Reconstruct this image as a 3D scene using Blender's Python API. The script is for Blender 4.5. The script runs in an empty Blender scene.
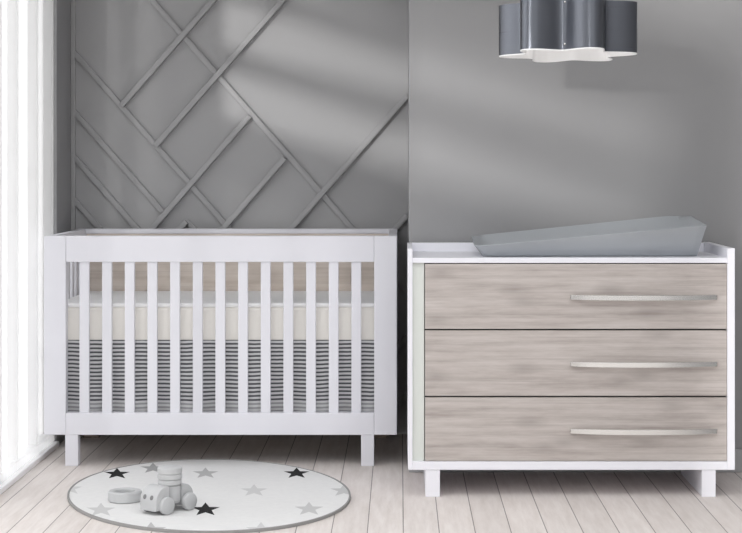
import bpy, bmesh, math, random
from mathutils import Vector, Matrix
random.seed(7)
scene = bpy.context.scene
COL = scene.collection
PI = math.pi
F, CX, HY, EYE = 1722.0, 400.0, 163.0, 1.18

def wx(px, Y): return (px - CX) / F * Y
def wz(py, Y): return EYE - (py - HY) / F * Y

# ------------------------------------------------------------------ materials
def lin(c):
    c = c / 255.0
    return c / 12.92 if c <= 0.04045 else ((c + 0.055) / 1.055) ** 2.4
def rgb(r, g, b): return (lin(r), lin(g), lin(b), 1)

class NT:
    def __init__(self, name):
        self.m = bpy.data.materials.new(name); self.m.use_nodes = True
        self.t = self.m.node_tree; self.b = self.t.nodes['Principled BSDF']
        self.out = self.t.nodes['Material Output']
    def n(self, kind, **kw):
        x = self.t.nodes.new(kind)
        for k, v in kw.items(): setattr(x, k, v)
        return x
    def l(self, a, b): self.t.links.new(a, b)
    def val(self, sock, v):
        if isinstance(v, (int, float)): sock.default_value = v
        elif isinstance(v, tuple): sock.default_value = v
        else: self.l(v, sock)
    def math(self, op, a, b=None, c=None):
        x = self.n('ShaderNodeMath', operation=op)
        self.val(x.inputs[0], a)
        if b is not None: self.val(x.inputs[1], b)
        if c is not None: self.val(x.inputs[2], c)
        return x.outputs[0]
    def mix(self, f, a, b, mode='MIX'):
        x = self.n('ShaderNodeMix', data_type='RGBA', blend_type=mode)
        self.val(x.inputs[0], f); self.val(x.inputs[6], a); self.val(x.inputs[7], b)
        return x.outputs[2]
    def coords(self, which='Object', scale=(1, 1, 1), rot=(0, 0, 0)):
        tc = self.n('ShaderNodeTexCoord'); mp = self.n('ShaderNodeMapping')
        mp.inputs['Scale'].default_value = scale; mp.inputs['Rotation'].default_value = rot
        self.l(tc.outputs[which], mp.inputs[0]); return mp.outputs[0]
    def noise(self, vec, scale, detail=4, rough=0.55):
        x = self.n('ShaderNodeTexNoise')
        x.inputs['Scale'].default_value = scale; x.inputs['Detail'].default_value = detail
        x.inputs['Roughness'].default_value = rough
        self.l(vec, x.inputs['Vector']); return x.outputs['Fac']
    def ramp(self, fac, stops):
        x = self.n('ShaderNodeValToRGB'); e = x.color_ramp.elements
        while len(e) < len(stops): e.new(0.5)
        for el, (p, c) in zip(e, stops): el.position = p; el.color = c
        self.l(fac, x.inputs[0]); return x.outputs[0]
    def bump(self, h, strength=0.2, dist=0.01):
        x = self.n('ShaderNodeBump'); x.inputs['Strength'].default_value = strength
        x.inputs['Distance'].default_value = dist
        self.l(h, x.inputs['Height']); self.l(x.outputs[0], self.b.inputs['Normal'])
    def set(self, rough=0.5, metal=0.0, spec=None, col=None):
        self.b.inputs['Roughness'].default_value = rough
        self.b.inputs['Metallic'].default_value = metal
        if spec is not None: self.b.inputs['Specular IOR Level'].default_value = spec
        if col is not None: self.val(self.b.inputs['Base Color'], col)
        return self

def paint(name, c, rough=0.45, var=0.03, scale=6, bump=0.0, spec=0.4):
    t = NT(name); v = t.coords()
    nz = t.noise(v, scale, 3)
    d = tuple(max(0, x * (1 - var)) for x in c[:3]) + (1,)
    u = tuple(min(1, x * (1 + var)) for x in c[:3]) + (1,)
    t.set(rough, 0, spec, t.mix(nz, d, u))
    if bump: t.bump(t.noise(v, 260, 3), bump, 0.002)
    return t.m

M = {}
M['white'] = paint('white lacquer', rgb(236, 236, 242), 0.35, 0.01)
M['cribwhite'] = paint('soft white lacquer', rgb(220, 220, 226), 0.4, 0.01)
M['stile'] = paint('off white stile', rgb(214, 218, 213), 0.4, 0.01)
M['wall'] = paint('grey wall paint', rgb(153, 153, 154), 0.75, 0.02, 3, 0.05, 0.2)
M['panel'] = paint('grey panel paint', rgb(166, 166, 167), 0.5, 0.02, 3, 0.03, 0.3)
M['base'] = paint('grey baseboard paint', rgb(176, 176, 178), 0.5, 0.02)
M['ceiling'] = paint('ceiling paint', rgb(215, 215, 215), 0.9, 0.01)
M['frame'] = paint('white window frame', rgb(248, 248, 249), 0.4, 0.01)
M['gap'] = paint('dark carcass gap', rgb(60, 56, 54), 0.8, 0.02)
M['pad'] = paint('grey foam', rgb(164, 168, 172), 0.4, 0.02, 8, 0.03, 0.4)
M['toy'] = paint('grey painted wood', rgb(184, 185, 186), 0.6, 0.03, 30, 0.05)
M['toydark'] = paint('darker grey painted wood', rgb(150, 151, 152), 0.6, 0.03, 30)
M['eye'] = paint('painted hole shade', rgb(120, 120, 121), 0.8, 0.02)  # darker grey on solid discs, stands in for shade inside drilled eye holes
M['cord'] = paint('dark cord', rgb(70, 70, 72), 0.6, 0.02)

def wood(name, c0, c1, c2, along=(1.0, 9, 9), rough=0.5):
    t = NT(name); v = t.coords(scale=along)
    info = t.n('ShaderNodeObjectInfo')
    vm = t.n('ShaderNodeVectorMath', operation='MULTIPLY_ADD')
    t.l(info.outputs['Random'], vm.inputs[0]); vm.inputs[1].default_value = (31, 17, 23); t.l(v, vm.inputs[2])
    v = vm.outputs[0]
    big = t.noise(v, 2.2, 5, 0.6)
    fine = t.noise(v, 9, 6, 0.7)
    w = t.n('ShaderNodeTexWave', wave_type='BANDS', bands_direction='Z')
    w.inputs['Scale'].default_value = 0.7; w.inputs['Distortion'].default_value = 7
    w.inputs['Detail'].default_value = 4; w.inputs['Detail Scale'].default_value = 0.9
    t.l(v, w.inputs['Vector'])
    f = t.math('ADD', t.math('MULTIPLY', big, 0.62), t.math('MULTIPLY', w.outputs['Fac'], 0.07))
    f = t.math('ADD', f, t.math('MULTIPLY', fine, 0.33))
    col = t.ramp(f, [(0.28, c0), (0.5, c1), (0.72, c2)])
    st = t.noise(t.coords(scale=(along[0] * 0.45, along[1] * 5, along[2] * 5)), 2.0, 5, 0.7)
    col = t.mix(t.math('MULTIPLY', t.math('MAXIMUM', t.math('SUBTRACT', st, 0.5), 0.0), 1.5), col, tuple(x * 0.68 for x in c0[:3]) + (1,))
    col = t.mix(t.math('MULTIPLY', t.math('MAXIMUM', t.math('SUBTRACT', 0.48, st), 0.0), 1.6), col, c2)
    # small darker knots, stretched along the grain
    vor = t.n('ShaderNodeTexVoronoi', feature='F1', voronoi_dimensions='2D'); vor.inputs['Scale'].default_value = 1.3
    sv = t.n('ShaderNodeSeparateXYZ'); cv = t.n('ShaderNodeCombineXYZ'); t.l(v, sv.inputs[0])
    t.l(t.math('MULTIPLY', sv.outputs['X'], 1.6), cv.inputs[0]); t.l(t.math('MULTIPLY', sv.outputs['Z'], 0.45), cv.inputs[1])
    t.l(cv.outputs[0], vor.inputs['Vector'])
    k = t.math('SUBTRACT', 1.0, t.math('MULTIPLY', vor.outputs['Distance'], 4.2))
    k = t.math('MAXIMUM', k, 0.0)
    k = t.math('MULTIPLY', k, t.math('MULTIPLY', fine, 0.7))
    col = t.mix(k, col, tuple(x * 0.62 for x in c0[:3]) + (1,))
    t.set(rough, 0, 0.35, col); t.bump(fine, 0.05, 0.003)
    return t.m
M['drawer'] = wood('washed taupe wood', rgb(158, 148, 144), rgb(184, 176, 171), rgb(201, 194, 190), (1.6, 14, 14))
M['head'] = wood('light beige wood', rgb(194, 180, 168), rgb(216, 205, 195), rgb(226, 217, 209), (1.2, 8, 8))
M['backleg'] = wood('brown wood', rgb(120, 106, 98), rgb(142, 128, 119), rgb(155, 142, 133), (8, 8, 1))

def floor_mat():
    t = NT('whitewashed floor planks'); tc = t.n('ShaderNodeTexCoord'); s = t.n('ShaderNodeSeparateXYZ')
    t.l(tc.outputs['Object'], s.inputs[0])
    u = t.math('DIVIDE', t.math('ADD', s.outputs['X'], 0.0895 + 11.5), 0.115)
    fr = t.math('FRACT', u); idx = t.math('FLOOR', u)
    e = t.math('MINIMUM', fr, t.math('SUBTRACT', 1.0, fr))
    line = t.math('LESS_THAN', e, 0.014)
    wn = t.n('ShaderNodeTexWhiteNoise', noise_dimensions='1D'); t.l(idx, wn.inputs['W'])
    # end joints
    yy = t.math('ADD', t.math('DIVIDE', s.outputs['Y'], 1.9), t.math('MULTIPLY', wn.outputs['Value'], 3.0))
    cb = t.n('ShaderNodeCombineXYZ')
    t.l(t.math('MULTIPLY', s.outputs['X'], 16.0), cb.inputs[0])
    t.l(t.math('ADD', t.math('MULTIPLY', s.outputs['Y'], 1.6), t.math('MULTIPLY', idx, 3.7)), cb.inputs[1])
    g = t.noise(cb.outputs[0], 2.5, 6, 0.65)
    col = t.ramp(g, [(0.3, rgb(208, 200, 195)), (0.55, rgb(220, 213, 209)), (0.75, rgb(228, 223, 219))])
    col = t.mix(t.math('MULTIPLY', wn.outputs['Value'], 0.16), col, rgb(150, 143, 138))
    col = t.mix(t.math('MULTIPLY', line, 0.8), col, rgb(96, 90, 86))
    t.set(0.55, 0, 0.3, col)
    h = t.math('ADD', t.math('MULTIPLY', line, -1.0), t.math('MULTIPLY', g, 0.15))
    t.bump(h, 0.25, 0.003)
    return t.m
M['floor'] = floor_mat()

def metal(name, c, rough, aniso=0.0, streak=(1, 1, 60)):
    t = NT(name); v = t.coords(scale=streak)
    nz = t.noise(v, 6, 4)
    t.set(rough, 1.0, None, t.mix(nz, tuple(x * 0.93 for x in c[:3]) + (1,), c))
    t.l(t.math('ADD', t.math('MULTIPLY', nz, 0.12), rough - 0.06), t.b.inputs['Roughness'])
    t.b.inputs['Anisotropic'].default_value = aniso
    return t.m
M['steel'] = metal('brushed nickel', rgb(226, 225, 222), 0.24, 0.0, (1, 1, 80))
M['shade'] = metal('satin grey metal', rgb(112, 115, 122), 0.30)
M['liner'] = paint('white shade lining', rgb(245, 245, 245), 0.6, 0.01)

def cloth(name, c, scale=700):
    t = NT(name); v = t.coords()
    nz = t.noise(v, 40, 4)
    t.set(0.9, 0, 0.1, t.mix(nz, tuple(x * 0.94 for x in c[:3]) + (1,), c))
    t.bump(t.noise(v, scale, 2), 0.15, 0.001)
    return t.m
M['sheet'] = cloth('white mattress cover', rgb(248, 248, 248))
M['border'] = cloth('cream mattress border', rgb(238, 235, 229))

def stripe_mat():
    t = NT('striped cotton'); tc = t.n('ShaderNodeTexCoord'); s = t.n('ShaderNodeSeparateXYZ')
    t.l(tc.outputs['Object'], s.inputs[0])
    wob = t.noise(t.coords(scale=(5, 1, 3)), 2.0, 3)
    z = t.math('ADD', s.outputs['Z'], t.math('MULTIPLY', wob, 0.008))
    fr = t.math('FRACT', t.math('DIVIDE', z, 0.0157))
    st = t.math('LESS_THAN', fr, 0.46)
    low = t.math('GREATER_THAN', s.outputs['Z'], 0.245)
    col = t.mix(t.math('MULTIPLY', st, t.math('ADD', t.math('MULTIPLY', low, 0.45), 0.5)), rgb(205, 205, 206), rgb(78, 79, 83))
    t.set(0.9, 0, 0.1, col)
    t.bump(t.noise(t.coords(), 500, 2), 0.1, 0.001)
    return t.m
M['stripe'] = stripe_mat()

# ------------------------------------------------------------------ mesh helpers
def link(name, bm, mats, parent=None, loc=None, smooth=None, rot=None):
    me = bpy.data.meshes.new(name)
    bmesh.ops.recalc_face_normals(bm, faces=bm.faces)
    if smooth is not None:
        for f in bm.faces: f.smooth = True
        for e in bm.edges:
            if len(e.link_faces) == 2 and e.calc_face_angle(0) > math.radians(smooth): e.smooth = False
    bm.to_mesh(me); bm.free()
    o = bpy.data.objects.new(name, me); COL.objects.link(o)
    if not isinstance(mats, (list, tuple)): mats = [mats]
    for m in mats: me.materials.append(m)
    if loc is not None: o.location = loc
    if rot is not None: o.rotation_euler = rot
    if parent is not None: o.parent = parent
    return o

def tag(o, label, cat, group=None):
    o['label'] = label; o['category'] = cat
    if group: o['group'] = group
    return o
def thing(name, label, cat, loc=(0, 0, 0), rotz=0.0, group=None):
    o = bpy.data.objects.new(name, None); COL.objects.link(o); o.empty_display_size = 0.1
    o.location = loc; o.rotation_euler = (0, 0, rotz)
    return tag(o, label, cat, group)
def struct(o): o['kind'] = 'structure'; return o

def box_bm(x0, x1, y0, y1, z0, z1, bev=0.0, seg=2, bm=None):
    own = bm is None
    if own: bm = bmesh.new()
    r = bmesh.ops.create_cube(bm, size=1.0)
    sx, sy, sz = x1 - x0, y1 - y0, z1 - z0
    for v in r['verts']:
        v.co = Vector((x0 + (v.co.x + .5) * sx, y0 + (v.co.y + .5) * sy, z0 + (v.co.z + .5) * sz))
    if bev > 0:
        es = list({e for v in r['verts'] for e in v.link_edges})
        bmesh.ops.bevel(bm, geom=es, offset=bev, segments=seg, affect='EDGES', profile=0.5)
    return bm
def box(name, x0, x1, y0, y1, z0, z1, mat, parent=None, bev=0.002):
    """box in world metres; with a parent at P the mesh is relative to it"""
    if parent is not None:
        p = parent.location; q = parent.parent
        px, py, pz = p
        while q is not None: px += q.location.x; py += q.location.y; pz += q.location.z; q = q.parent
        x0 -= px; x1 -= px; y0 -= py; y1 -= py; z0 -= pz; z1 -= pz
    cx, cy, cz = (x0 + x1) / 2, (y0 + y1) / 2, (z0 + z1) / 2
    return link(name, box_bm(x0 - cx, x1 - cx, y0 - cy, y1 - cy, z0 - cz, z1 - cz, bev), mat, parent, (cx, cy, cz))

def loft(bm, rings, closed=True, caps=True):
    vr = [[bm.verts.new(p) for p in r] for r in rings]
    n = len(rings[0])
    for a, b in zip(vr, vr[1:]):
        for i in range(n if closed else n - 1):
            j = (i + 1) % n
            bm.faces.new((a[i], a[j], b[j], b[i]))
    if caps and closed:
        bm.faces.new(list(reversed(vr[0]))); bm.faces.new(vr[-1])
    return vr
def lathe(bm, prof, n=32, closed=False, axis='Z'):
    """profile (r, h) revolved about an axis; closed = ring profile (torus like)"""
    rings = []
    for i in range(n):
        a = 2 * PI * i / n
        ring = []
        for r, h in prof:
            p = (r * math.cos(a), r * math.sin(a), h)
            if axis == 'Y': p = (p[0], p[2], p[1])
            if axis == 'X': p = (p[2], p[0], p[1])
            ring.append(bm.verts.new(p))
        rings.append(ring)
    m = len(prof)
    for i in range(n):
        a, b = rings[i], rings[(i + 1) % n]
        for k in range(m if closed else m - 1):
            l = (k + 1) % m
            bm.faces.new((a[k], b[k], b[l], a[l]))
    if not closed:
        if prof[0][0] > 1e-6: bm.faces.new([rings[i][0] for i in range(n)])
        if prof[-1][0] > 1e-6: bm.faces.new([rings[i][-1] for i in range(n)])
    bmesh.ops.remove_doubles(bm, verts=bm.verts, dist=1e-6)
    return bm

# ------------------------------------------------------------------ room shell
YB, YR, XL, XC, XR, ZC = 7.50, 6.58, -1.43, 0.0344, 1.75, 2.45
struct(box('floor', -1.75, 1.95, 0.4, 7.75, -0.1, 0.0, M['floor'], bev=0))
struct(box('ceiling', -1.75, 1.95, 5.4, 7.75, ZC, ZC + 0.1, M['ceiling'], bev=0))
struct(box('wall_back', XL - 0.2, XC, YB, YB + 0.2, 0, ZC, M['panel'], bev=0))
struct(box('wall_right', XC, XR + 0.2, YR, YB + 0.2, 0, ZC, M['wall'], bev=0.003))
struct(box('wall_side', XR, XR + 0.15, 2.5, YR, 0, ZC, M['wall'], bev=0))
struct(box('baseboard_right', XC, XR, YR - 0.014, YR, 0, 0.088, M['base'], bev=0.003))
# left wall: a full-height window by the crib, a high window further on
WT = 2.30
Y1, Y0 = 7.17, 6.10
struct(box('wall_left', XL - 0.2, XL, Y1, YB, 0, ZC, M['wall'], bev=0))
struct(box('wall_left_lintel', XL - 0.2, XL, 0.4, Y1, WT, ZC, M['wall'], bev=0))
struct(box('wall_left_pier', XL - 0.2, XL, 0.4, 0.8, 0, WT, M['wall'], bev=0))
struct(box('wall_left_sill', XL - 0.2, XL, 0.8, Y0 - 0.06, 1.37, 1.43, M['frame'], bev=0))
struct(box('wall_left_panel', XL - 0.2, XL, 0.8, 3.6, 0, 1.37, M['wall'], bev=0))

def sheer_mat(name, dense, trans, c):
    t = NT(name)
    tr = t.n('ShaderNodeBsdfTransparent'); tr.inputs[0].default_value = (1, 1, 1, 1)
    tl = t.n('ShaderNodeBsdfTranslucent'); tl.inputs[0].default_value = (c, c, c, 1)
    df = t.n('ShaderNodeBsdfDiffuse'); df.inputs[0].default_value = (c, c, c, 1)
    a = t.n('ShaderNodeMixShader'); a.inputs[0].default_value = 1 - trans
    t.l(tl.outputs[0], a.inputs[1]); t.l(df.outputs[0], a.inputs[2])
    nz = t.noise(t.coords(scale=(1, 20, 0.6)), 2.0, 3)
    b = t.n('ShaderNodeMixShader')
    t.l(t.math('ADD', t.math('MULTIPLY', nz, 0.10), dense), b.inputs[0])
    t.l(tr.outputs[0], b.inputs[1]); t.l(a.outputs[0], b.inputs[2])
    t.l(b.outputs[0], t.out.inputs['Surface'])
    return t.m
M['edge'] = sheer_mat('translucent white panel edge', 0.70, 0.6, 0.92)
M['sheer'] = sheer_mat('sheer white window panel', 0.54, 0.68, 0.86)

t = NT('clear window glass')
tr = t.n('ShaderNodeBsdfTransparent'); gl = t.n('ShaderNodeBsdfGlossy'); gl.inputs['Roughness'].default_value = 0.02
mx = t.n('ShaderNodeMixShader')
mx.inputs[0].default_value = 0.05; t.l(tr.outputs[0], mx.inputs[1]); t.l(gl.outputs[0], mx.inputs[2]); t.l(mx.outputs[0], t.out.inputs['Surface'])
M['clear'] = t.m

def window(name, ya, yb, za, zb, divs, rail):
    w = bpy.data.objects.new(name, None); COL.objects.link(w); struct(w)
    w.location = (XL, (ya + yb) / 2, za)
    xa, xb = XL - 0.075, XL - 0.012
    for i, y in enumerate(divs):
        box('mullion', xa, xb, y - 0.016, y + 0.016, za + 0.02, zb - 0.02, M['edge'] if za < 1 else M['frame'], w, 0.006)
    box('bottom_rail', xa, xb + 0.006, ya, yb, za + 0.02, za + 0.02 + rail, M['sheer'] if za < 1 else M['frame'], w, 0.008)
    box('sill_track', XL - 0.15, XL + 0.012, ya, yb, za, za + 0.022, M['frame'], w, 0.004)
    box('top_rail', xa, xb, ya, yb, zb - 0.05, zb, M['frame'], w, 0.006)
    for a, b in zip(divs, divs[1:]):
        box('pane', XL - 0.055, XL - 0.049, a + 0.016, b - 0.016, za + 0.02 + rail, zb - 0.05, M['sheer'] if za < 1 else M['clear'], w, 0)
    if za < 1: return w
    # broad horizontal louvres outside the panes
    z = 1.57 - 0.0
    while z < zb:
        box('louvre', XL - 0.19, XL - 0.11, ya, yb, z - 0.045, z + 0.045, M['frame'], w, 0.003)
        z += 0.31
    return w
window('window_1', Y0, Y1, 0, WT, [6.116, 6.23, 6.50, 6.86, 7.154], 0.04)
window('window_2', 0.8, Y0 - 0.06, 1.43, WT, [0.816, 3.4, Y0 - 0.076], 0.04)
window('added_window_3', 3.6, Y0 - 0.06, 0, 1.37, [3.616, 4.4, 5.2, Y0 - 0.076], 0.04)  # unseen low window, added so daylight reaches the floor at left
struct(box('wall_left_post', XL - 0.2, XL, Y0 - 0.06, Y0, 0, WT, M['frame'], bev=0))

# diamond batten trims on the back wall (pixel ends on the wall plane, real section)
def batten(i, a, b, depth):
    ax, az = wx(a[0], YB), wz(a[1], YB); bx, bz = wx(b[0], YB), wz(b[1], YB)
    L = math.hypot(bx - ax, bz - az); ang = math.atan2(bz - az, bx - ax)
    bm = box_bm(-L / 2, L / 2, -depth / 2, depth / 2, -0.0115, 0.0115, 0.002, 2)
    o = link('trim_%d' % i, bm, M['panel'], None, ((ax + bx) / 2, YB - depth / 2 + 0.001, (az + bz) / 2), 40, (0, -ang, 0))
    struct(o)
down = [((128, -27), (407, 291)), ((73, 51), (300, 309)), ((73, 110), (163, 212)),
        ((73, 155), (180, 277)), ((73, 198), (150, 285)), ((187, 221), (260, 304)), ((300, 309), (330, 343))]
up = [((232, -20), (122, 106)), ((301, -20), (156, 146)), ((250, 116), (110, 278)), ((285, 158), (185, 273)),
      ((407, 96), (250, 276)), ((187, 221), (150, 264)), ((407, 336), (330, 424)), ((407, 394), (370, 436)), ((407, 215), (330, 303))]
k = 1
for a, b in down: batten(k, a, b, 0.017); k += 1
for a, b in up: batten(k, a, b, 0.034); k += 1
struct(box('trim_%d' % k, XL, XL + 0.018, YB - 0.02, YB, 0, ZC, M['panel'], bev=0.003))

# ------------------------------------------------------------------ crib
CY0, CY1 = 6.70, 7.44
S = F / CY0
cx = lambda p: wx(p, CY0)
cz = lambda p: wz(p, CY0)
crib = thing('crib', 'white slatted baby crib with a pale wood back, standing before the panelled wall', 'crib', ((cx(44) + cx(397)) / 2, (CY0 + CY1) / 2, 0))
T = 0.045
xa, xb = cx(44), cx(397)
zt, zs, zb1, zb0 = cz(236), cz(262), cz(413), cz(435)
xi0, xi1 = cx(66), cx(374)
for x0, x1 in ((xa, xi0 - 0.0006), (xi1 + 0.0006, xb)):
    box('corner_post', x0, x1, CY0, CY0 + T, zb0, zt, M['cribwhite'], crib, 0.003)
box('top_rail', xi0, xi1, CY0 + 0.0006, CY0 + T, zs, zt, M['cribwhite'], crib, 0.002)
box('bottom_rail', xi0, xi1, CY0 + 0.0006, CY0 + T, zb0, zb1, M['cribwhite'], crib, 0.002)
pitch = (xi1 - xi0 - 0.0498) / 13
slat0 = None
base = crib.location
for i in range(13):
    x = xi0 + 0.0498 + pitch * i
    if slat0 is None:
        slat0 = box('slat', x, x + 0.0384, CY0 + 0.010, CY0 + 0.030, zb1 - 0.004, zs + 0.004, M['cribwhite'], crib, 0.003); sx0 = x
    else:
        c = slat0.copy(); COL.objects.link(c); c.parent = crib
        c.location = slat0.location + Vector((x - sx0, 0, 0))
for x0, x1 in ((cx(65), cx(78)), (cx(361), cx(374))):
    box('leg', x0, x1, CY0 + 0.003, CY0 + 0.05, 0, zb0 + 0.003, M['cribwhite'], crib, 0.002)
# end panels
eslat = None
for xs in (xa, xb - 0.034):
    y0, y1 = CY0 + T, CY1 - 0.03
    box('end_top_rail', xs, xs + 0.034, y0, y1, zs + 0.02, zt - 0.001, M['cribwhite'], crib, 0.002)
    box('end_bottom_rail', xs, xs + 0.034, y0, y1, zb0, zb1, M['cribwhite'], crib, 0.002)
    for i in range(7):
        y = y0 + 0.045 + i * (y1 - y0 - 0.128) / 6
        if eslat is None:
            eslat = box('end_slat', xs + 0.008, xs + 0.026, y, y + 0.038, zb1 - 0.004, zs + 0.024, M['cribwhite'], crib, 0.003); e0 = (xs, y)
        else:
            c = eslat.copy(); COL.objects.link(c); c.parent = crib
            c.location = eslat.location + Vector((xs - e0[0], y - e0[1], 0))
# back: pale wood headboard between white posts, white cap on top
box('headboard', xa + 0.036, xb - 0.036, CY1 - 0.030, CY1 - 0.008, 0.15, zt - 0.020, M['head'], crib, 0.002)
box('back_top_rail', xa, xb, CY1 - 0.036, CY1, zt - 0.020, zt + 0.001, M['cribwhite'], crib, 0.003)
box('back_bottom_rail', xa + 0.036, xb - 0.036, CY1 - 0.034, CY1 - 0.002, zb0 - 0.02, 0.15, M['head'], crib, 0.002)
for x0, x1 in ((xa, xa + 0.035), (xb - 0.035, xb)):
    box('back_post', x0, x1, CY1 - 0.036, CY1, 0.0 if 0 else zb0 - 0.03, zt - 0.020, M['cribwhite'], crib, 0.002)
for x0, x1 in ((wx(85, CY1), wx(101, CY1)), (wx(372, CY1), wx(387, CY1))):
    box('back_leg', x0, x1, CY1 - 0.05, CY1 - 0.004, 0, zb0 - 0.019, M['backleg'], crib, 0.002)
# mattress support slats hidden low
box('mattress_support', xa + 0.066, xb - 0.066, CY0 + 0.085, CY1 - 0.080, 0.430, 0.450, M['head'], crib, 0.002)

# mattress
mx0, mx1, my0, my1 = xa + 0.040, xb - 0.040, CY0 + 0.055, CY1 - 0.040
mz0, mz1 = 0.452, wz(304, CY0 + 0.055)
mat = thing('mattress', 'white topped cream sided mattress lying inside the crib above the striped skirt', 'mattress', ((mx0 + mx1) / 2, (my0 + my1) / 2, mz0))
box('mattress_border', mx0, mx1, my0, my1, mz0, mz1 - 0.012, M['border'], mat, 0.012)
bm = box_bm(mx0, mx1, my0, my1, mz1 - 0.014, mz1 + 0.004, 0.008, 3)
bmesh.ops.translate(bm, verts=bm.verts, vec=-Vector(mat.location))
link('mattress_top', bm, M['sheet'], mat, None, 50)

# striped skirt: a wavy cloth band round the inside of the crib below the mattress
bm = bmesh.new()
sk0, sk1 = zb1 - 0.05, wz(340, CY0 + 0.05)
kx0, kx1, ky0, ky1 = mx0 - 0.001, mx1 + 0.001, CY0 + 0.050, CY1 - 0.045
def outline(n=240):
    per = 2 * ((kx1 - kx0) + (ky1 - ky0)); pts = []
    for i in range(n):
        s = per * i / n
        if s < kx1 - kx0: p, nn = (kx0 + s, ky0), (0, 1)
        elif s < (kx1 - kx0) + (ky1 - ky0): p, nn = (kx1, ky0 + s - (kx1 - kx0)), (-1, 0)
        elif s < 2 * (kx1 - kx0) + (ky1 - ky0): p, nn = (kx1 - (s - (kx1 - kx0) - (ky1 - ky0)), ky1), (0, -1)
        else: p, nn = (kx0, ky1 - (s - 2 * (kx1 - kx0) - (ky1 - ky0))), (1, 0)
        pts.append((p, nn, s))
    return pts
ol = outline()
rows = []
for off in (0.0, 0.004):
    for j in range(7):
        f = j / 6.0; z = sk1 + (sk0 - sk1) * f if off == 0 else sk0 + (sk1 - sk0) * f
        amp = 0.014 * ((z - sk1) / (sk0 - sk1)) + 0.001
        rows.append([(p[0] + n[0] * (amp * (1 + math.sin(s * 31 + 1.7 * math.sin(s * 4))) + off),
                      p[1] + n[1] * (amp * (1 + math.sin(s * 31 + 1.7 * math.sin(s * 4))) + off), z) for p, n, s in ol])
rows.append(rows[0])
loft(bm, rows, True, False)
bmesh.ops.remove_doubles(bm, verts=bm.verts, dist=1e-5)
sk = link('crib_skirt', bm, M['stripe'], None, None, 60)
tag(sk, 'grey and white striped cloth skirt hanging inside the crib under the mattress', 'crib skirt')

# ------------------------------------------------------------------ dresser
DY = 6.08
dx = lambda p: wx(p, DY)
dz = lambda p: wz(p, DY)
DB = YR - 0.018
dr = thing('dresser', 'white framed three drawer dresser with taupe wood drawers before the plain grey wall', 'dresser', ((dx(408) + dx(735)) / 2, (DY + DB) / 2, 0))
xl, xr = dx(408), dx(735)
ztop, zboard, zbot1, zbot0 = 0.877, dz(258), dz(461.5), dz(470)
TL, TR = 0.016, 0.027
W = M['white']
box('side_panel', xl, xl + TL, DY, DB, zbot0, ztop, W, dr, 0.002)
box('side_panel', xr - TR, xr, DY, DB, zbot0, ztop + 0.002, W, dr, 0.002)
box('top_board', xl + TL, xr - TR, DY + 0.0005, DB - 0.018, dz(263), zboard, W, dr, 0.0015)
box('bottom_board', xl + TL, xr - TR, DY + 0.0005, DB - 0.018, zbot0, zbot1, W, dr, 0.0015)
box('back_panel', xl + TL, xr - TR, DB - 0.018, DB, zbot0, ztop, W, dr, 0.002)
box('stile', xl + TL, dx(424.3), DY + 0.012, DY + 0.03, zbot1, dz(263), M['stile'], dr, 0.001)
box('carcass', dx(424.3) + 0.001, xr - TR - 0.001, DY + 0.024, DB - 0.02, zbot1 + 0.001, dz(263) - 0.001, M['gap'], dr, 0)
for x0, x1 in ((dx(425.5), dx(440)), (dx(702), dx(716))):
    box('foot', x0, x1, DY + 0.004, DB - 0.03, 0, zbot0 + 0.001, W, dr, 0.002)
def handle_bm():
    L, H, n = 0.516, 0.0185, 40
    rings = []
    for i in range(n + 1):
        u = -1 + 2 * i / n
        x = u * L / 2
        bow = -0.010 - 0.028 * (1 - abs(u) ** 2.6)
        th = 0.006
        h = H * (1.0 - 0.10 * u * u)
        c = 0.0012
        rings.append([(x, bow + c, -h / 2), (x, bow, -h / 2 + c), (x, bow, h / 2 - c), (x, bow + c, h / 2),
                      (x, bow + th, h / 2), (x, bow + th, -h / 2)])
    bm = bmesh.new(); loft(bm, rings)
    for s in (-1, 1):
        a, b = (s * L / 2 - 0.0, s * (L / 2 - 0.016))
        box_bm(min(a, b), max(a, b), -0.010, 0.0015, -H * 0.42, H * 0.42, 0.001, 1, bm)
    return bm
for y0, y1, yh in ((264, 329, 297.3), (330.6, 396, 364), (397.6, 461, 431)):
    d = box('drawer', dx(425), dx(727), DY + 0.002, DY + 0.022, dz(y1), dz(y0), M['drawer'], dr, 0.0015)
    h = link('handle', handle_bm(), M['steel'], d,
             Vector(((dx(570) + dx(717)) / 2, DY + 0.002, dz(yh))) - dr.location - d.location, 40)
    h['label'] = 'brushed nickel bow handle'

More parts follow.
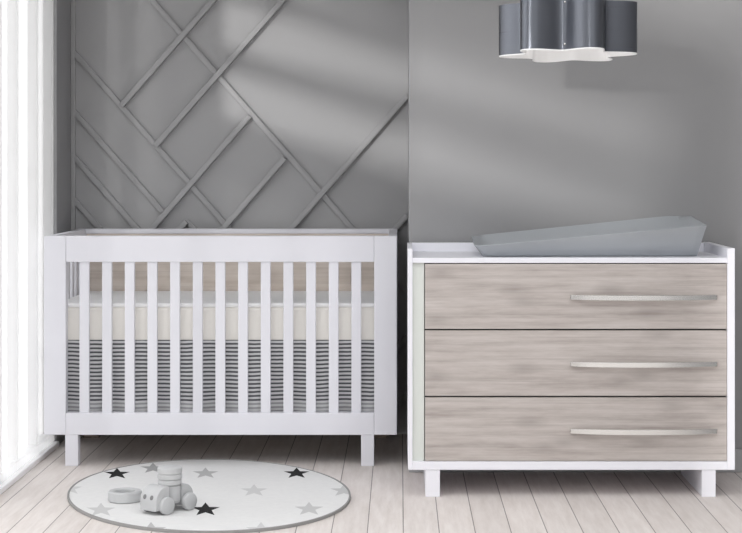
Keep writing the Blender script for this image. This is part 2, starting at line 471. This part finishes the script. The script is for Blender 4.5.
# ------------------------------------------------------------------ changing pad on the dresser
zb = zboard + 0.0005
def pad_section(t):
    """t 0..1 from the low left end to the high right end"""
    hf = 0.040 + (0.114 - 0.040) * t
    hb = 0.060 + (0.135 - 0.060) * min(1, t * 1.12) if t < 0.9 else 0.135 + 0.0 * t
    e = min(1, t / 0.10, (1 - t) / 0.10)
    dish = 0.045 * (math.sin(e * PI / 2) ** 1.2)
    yf, yb = 6.125, 6.475
    ins = 0.026 + 0.030 * t
    pull = 0.020 * (1 - min(1, t / 0.05)) ** 2 + 0.010 * (1 - min(1, (1 - t) / 0.04)) ** 2
    yf += pull; yb -= pull
    pts = [(yf + ins + .012, 0.0), (yf + ins, 0.004), (yf + ins * .55, hf * 0.45), (yf + 0.003, hf - 0.008), (yf, hf - 0.002), (yf + 0.006, hf + .001)]
    n = 12
    for i in range(1, n):
        v = i / n
        y = yf + 0.012 + (yb - yf - 0.024) * v
        s = math.sin(PI * v) ** 0.75
        pts.append((y, hf + (hb - hf) * v - dish * s))
    pts += [(yb - 0.006, hb + .001), (yb, hb - 0.002), (yb - 0.003, hb - 0.008), (yb - ins * .55, hb * 0.45), (yb - ins, 0.004), (yb - ins - .012, 0.0)]
    return pts
bm = bmesh.new(); rings = []
X0, X1 = 0.268, 1.092
for i in range(61):
    t = i / 60
    t2 = t
    rings.append([(X0 + (X1 - X0) * t2, y, z) for y, z in pad_section(t)])
# slant the two ends: bottom shorter than the rim
for ring in rings:
    for q, (x, y, z) in enumerate(ring):
        u = (x - X0) / (X1 - X0)
        low = 1 - min(1, z / (0.04 + 0.07 * u))
        x += low * (0.030 * max(0, 1 - u / .15) - 0.024 * max(0, 1 - (1 - u) / .15))
        ring[q] = (x - 0.68, y - 6.30, z)
loft(bm, rings)
pad = link('changing_pad', bm, M['pad'], None, (0.68, 6.30, zb), 50)
tag(pad, 'grey wedge shaped changing pad with a hollowed top lying on the dresser', 'changing pad')

# ------------------------------------------------------------------ rug with printed stars
RX, RY = wx(209.5, 6.125), 6.125
def fp(px, py):
    Y = F * EYE / (py - HY); return wx(px, Y), Y
stars = [(117, 476, 1), (296.6, 475.5, 1), (205.5, 512, 1), (153, 470.5, .62), (205.5, 475.5, .5), (254, 493, .3), (309, 511.5, .36),
         (101, 512.5, .34), (344, 493, .36), (151, 532.5, .45), (261, 532.5, .3), (69, 491, .3)]
t = NT('woven rug with stars'); tc = t.n('ShaderNodeTexCoord'); sp = t.n('ShaderNodeSeparateXYZ')
t.l(tc.outputs['Object'], sp.inputs[0])
nz = t.noise(t.coords(), 55, 4)
col = t.mix(nz, rgb(212, 212, 212), rgb(224, 224, 223))
R0 = 0.052; ri = 0.42
tip = Vector((1, 0)); inn = Vector((ri * math.cos(PI / 5), ri * math.sin(PI / 5)))
ed = inn - tip; nrm = Vector((-ed.y, ed.x)).normalized()
if nrm.dot(tip) < 0: nrm = -nrm
cc = nrm.dot(tip)
for (px, py, dk) in stars:
    X, Y = fp(px, py)
    k = 2.3
    sh = t.math('MULTIPLY', t.math('SUBTRACT', sp.outputs['Y'], Y - RY), X / Y)
    u = t.math('DIVIDE', t.math('SUBTRACT', t.math('SUBTRACT', sp.outputs['X'], X - RX), sh), R0)
    v = t.math('DIVIDE', t.math('SUBTRACT', sp.outputs['Y'], Y - RY), R0 * k)
    a = t.math('ARCTAN2', u, v)
    r = t.math('SQRT', t.math('ADD', t.math('MULTIPLY', u, u), t.math('MULTIPLY', v, v)))
    # |angle| folded into one half sector of 36 degrees
    fa = t.math('PINGPONG', a, PI / 5)
    d = t.math('MULTIPLY', r, t.math('ADD', t.math('MULTIPLY', t.math('COSINE', fa), nrm.x), t.math('MULTIPLY', t.math('SINE', fa), nrm.y)))
    ins = t.math('LESS_THAN', d, cc)
    c = rgb(24, 24, 25) if dk == 1 else rgb(*[int(232 - 190 * dk * .62)] * 3)
    col = t.mix(t.math('MULTIPLY', ins, 0.97), col, c)
t.set(0.95, 0, 0.05, col); t.bump(t.noise(t.coords(), 400, 2), 0.3, 0.002)
M['rug'] = t.m
M['rugedge'] = cloth('grey rug binding', rgb(150, 149, 148), 500)
rug = thing('star_rug', 'oval white rug printed with black and grey stars lying before the crib', 'rug', (RX, RY, 0))
bm = bmesh.new(); n = 160
def ering(d, z):
    out = []
    for i in range(n):
        X, Y = fp(209 + 142 * math.cos(2 * PI * i / n), 498 - 36.5 * math.sin(2 * PI * i / n))
        v = Vector((X - RX, Y - RY)); v *= 1 + d / v.length
        out.append((v.x, v.y, z))
    return out
loft(bm, [ering(-.008, 0.0005), ering(-.008, 0.009)])
link('rug_pile', bm, M['rug'], rug, None, 40)
bm = bmesh.new()
loft(bm, [ering(-.0075, .0005), ering(-.001, .0005), ering(0, .005), ering(-.001, .0105), ering(-.006, .0112), ering(-.0075, .010), ering(-.0075, .0005)], True, False)
bmesh.ops.remove_doubles(bm, verts=bm.verts, dist=1e-6)
link('rug_binding', bm, M['rugedge'], rug, None, 60)['label'] = 'grey stitched edge'

# ------------------------------------------------------------------ toy car and ring on the rug
ZR = 0.0095
cxw, cyw = wx(168.5, 5.80), 5.80
head = math.radians(180 + 50)
car = thing('toy_car', 'grey wooden toy car with a stacked round cab standing on the star rug', 'toy car', (cxw, cyw, ZR), head)
RWH = 0.0295
def half_disc(r, w, z0, flat_back, n=24):
    """block with a round top seen from the side, axis along y"""
    bm = bmesh.new(); prof = []
    for i in range(n + 1):
        a = PI * i / n
        prof.append((r * math.cos(a), z0 + r * math.sin(a)))
    prof = [(r, z0 - 0.029)] + prof + [(-r, z0 - 0.029)]
    if flat_back is not None:
        prof = [(x if x * flat_back > -0.012 * 1 else -0.012 * flat_back, z) for x, z in prof]
    b = 0.004
    rings = []
    ctr = (sum(p[0] for p in prof) / len(prof), sum(p[1] for p in prof) / len(prof))
    for y, s in ((-w / 2, 1 - b / r), (-w / 2 + b, 1), (w / 2 - b, 1), (w / 2, 1 - b / r)):
        rings.append([(ctr[0] + (x - ctr[0]) * s, y, ctr[1] + (z - ctr[1]) * s) for x, z in prof])
    loft(bm, rings); bmesh.ops.remove_doubles(bm, verts=bm.verts, dist=1e-6)
    return bm
link('chassis', box_bm(-.07, .06, -.026, .026, .018, .042, .004), M['toydark'], car, None, 40)
nose = link('nose', half_disc(.049, .080, .043, 1), M['toy'], car, (.044, 0, 0), 40)
link('fender', half_disc(.042, .060, .045, -1), M['toy'], car, (-.046, 0, 0), 40)
for s in (-1, 1):
    bm = lathe(bmesh.new(), [(0, -.003), (.0078, -.003), (.0082, 0), (.006, .0012), (0, .0012)], 16, False, 'X')
    ang = math.radians(18)
    link('eye', bm, M['eye'], nose, (.049 * math.cos(ang), s * .017, .043 + .049 * math.sin(ang)), 40, (0, -ang, 0))
# cab: turned pegs stacked with soft rounded ridges
prof = [(0, .030), (.036, .030)]
z = .032
for hgt, r in ((.055, .036), (.018, .0395), (.018, .041), (.022, .0415)):
    prof += [(r - .003, z), (r, z + .003), (r, z + hgt - .003), (r - .003, z + hgt)]; z += hgt + .0006
prof += [(.030, z + .001), (0, z + .001)]
link('cab', lathe(bmesh.new(), prof, 36), M['toy'], car, (-.006, 0, 0), 40)
for x in (.050, -.052):
    for s in (-1, 1):
        hw = .010
        p = [(0, -hw), (RWH - .006, -hw), (RWH - .001, -hw + .003), (RWH, -hw + .006), (RWH, hw - .006), (RWH - .001, hw - .003), (RWH - .006, hw), (0, hw)]
        w = link('wheel', lathe(bmesh.new(), p, 32, False, 'Y'), M['toy'], car, (x, s * .047, RWH), 40)
rx, ry = fp(125, 503.5)
prof = [(.034, .003), (.037, 0), (.054, 0), (.058, .004), (.058, .032), (.054, .036), (.040, .036), (.036, .033)]
ring = link('toy_ring', lathe(bmesh.new(), prof, 48, True), M['toy'], None, (rx, ry, ZR), 40)
tag(ring, 'grey wooden stacking ring lying on the rug beside the toy car', 'toy ring')

# ------------------------------------------------------------------ pendant lamp
LY = 5.90
LX, LZ0, LH = wx(567.5, LY), wz(54.5, LY), 0.172
lamp = thing('pendant_lamp', 'grey metal pendant lamp with a six lobed shade and white lining above the dresser', 'pendant lamp', (LX, LY, LZ0))
rot = math.radians(-12)
def lobes(off, nn=216):
    out = []
    for i in range(nn):
        a = 2 * PI * i / nn
        r = 0.198 * (1 + 0.20 * math.cos(6 * a)) + off
        out.append((r * math.cos(a + rot), r * math.sin(a + rot)))
    return out
TILT = 0.045
def ring3(off, z): return [(x, y, z - TILT * y) for x, y in lobes(off)]
bm = bmesh.new()
loft(bm, [ring3(0, 0), ring3(0.0, LH), ring3(-.003, LH), ring3(-.003, 0), ring3(0, 0)], True, False)
bmesh.ops.remove_doubles(bm, verts=bm.verts, dist=1e-6)
shade = link('shade', bm, M['shade'], lamp, None, 50)
bm = bmesh.new()
loft(bm, [ring3(-.0035, .0015), ring3(-.0035, LH - .004), ring3(-.0055, LH - .004), ring3(-.0055, -.004), ring3(-.0005, -.004), ring3(-.0005, -.0005), ring3(-.0035, .0015)], True, False)
bmesh.ops.remove_doubles(bm, verts=bm.verts, dist=1e-6)
link('lining', bm, M['liner'], lamp, None, 50)['label'] = 'white shade lining'
bm = bmesh.new()
loft(bm, [ring3(-.006, LH - .012), ring3(-.006, LH - .008)])
link('top_disc', bm, M['liner'], lamp, None, 50)
for zz in (0.018, LH - 0.014):
    a = -PI / 2 - 0.14
    dirv = Vector((math.cos(a), math.sin(a)))
    pts = lobes(0); p = min(pts, key=lambda v: -(Vector(v).normalized().dot(dirv)))
    bm = bmesh.new(); bmesh.ops.create_uvsphere(bm, u_segments=12, v_segments=8, radius=.0042)
    link('rivet', bm, M['steel'], lamp, (p[0], p[1], zz - TILT * p[1]), 60)
bm = lathe(bmesh.new(), [(0, LH - .012), (.003, LH - .012), (.003, ZC - .03 - LZ0), (0, ZC - .03 - LZ0)], 12)
link('cord', bm, M['cord'], lamp, None, 40)
bm = lathe(bmesh.new(), [(0, ZC - LZ0), (.06, ZC - LZ0), (.06, ZC - .02 - LZ0), (.05, ZC - .03 - LZ0), (0, ZC - .03 - LZ0)], 32)
link('canopy', bm, M['shade'], lamp, None, 40)
t = NT('glowing bulb glass'); t.set(0.5, 0, 0.3, (1, 1, 1, 1))
t.b.inputs['Emission Color'].default_value = (1, 0.98, 0.95, 1); t.b.inputs['Emission Strength'].default_value = 1.2
M['bulb'] = t.m
bulb_pts = []
for kk in range(3):
    a = kk * 2 * PI / 3 + .5
    bx, by = .10 * math.cos(a), .10 * math.sin(a)
    bm = bmesh.new(); bmesh.ops.create_uvsphere(bm, u_segments=20, v_segments=12, radius=.028)
    for v in bm.verts:
        if v.co.z > 0: v.co.z *= 1.5
    link('bulb', bm, M['bulb'], lamp, (bx, by, .095), 60)
    bm = lathe(bmesh.new(), [(0, .13), (.014, .13), (.014, LH - .012), (0, LH - .012)], 16)
    link('bulb_socket', bm, M['steel'], lamp, (bx, by, 0), 40)

# ------------------------------------------------------------------ light, camera, world
SKY_LOW, SKY_HIGH, DAY = 0.40, 2.2, 33.0
sun = bpy.data.lights.new('sun', 'SUN'); sun.energy = 1.15; sun.angle = math.radians(2.6); sun.color = (1, 0.98, 0.96)
so = bpy.data.objects.new('sun', sun); COL.objects.link(so)
so.location = (-4, 2, 3)
so.rotation_euler = Vector((1, 2.2, -0.30)).to_track_quat('-Z', 'Y').to_euler()

w = bpy.data.worlds.new('bright overcast sky'); scene.world = w; w.use_nodes = True
bg = w.node_tree.nodes['Background']
bg.inputs[0].default_value = (0.985, 0.99, 1.0, 1)
wt = w.node_tree; tcw = wt.nodes.new('ShaderNodeTexCoord'); sw = wt.nodes.new('ShaderNodeSeparateXYZ')
mr = wt.nodes.new('ShaderNodeMapRange'); mr.inputs['From Min'].default_value = -0.1; mr.inputs['From Max'].default_value = 0.9
mr.inputs['To Min'].default_value = SKY_LOW; mr.inputs['To Max'].default_value = SKY_HIGH
wt.links.new(tcw.outputs['Generated'], sw.inputs[0]); wt.links.new(sw.outputs['Z'], mr.inputs['Value']); wt.links.new(mr.outputs[0], bg.inputs[1])
# daylight outside the tall window
al = bpy.data.lights.new('window_daylight', 'AREA'); al.shape = 'RECTANGLE'; al.size = 3.4; al.size_y = 2.4; al.energy = DAY
ao = bpy.data.objects.new('window_daylight', al); COL.objects.link(ao)
ao.location = (-2.5, 5.6, 1.6); ao.rotation_euler = Vector((1, 0.05, -0.5)).to_track_quat('-Z', 'Z').to_euler()

cam = bpy.data.cameras.new('camera'); co = bpy.data.objects.new('camera', cam); COL.objects.link(co)
co.location = (0, 0, EYE); co.rotation_euler = (PI / 2, 0, 0)
cam.sensor_fit = 'HORIZONTAL'; cam.sensor_width = 36.0; cam.lens = 36.0 * F / 742
cam.shift_x = (371 - CX) / 742; cam.shift_y = -(266.5 - HY) / 742
cam.clip_start = 0.05
scene.camera = co
vs = scene.view_settings
vs.view_transform = 'Standard'; vs.look = 'None'; vs.gamma = 1.0; vs.exposure = 0.40; vs.use_curve_mapping = False
scene.cycles.max_bounces = 12; scene.cycles.diffuse_bounces = 8; scene.cycles.transparent_max_bounces = 16
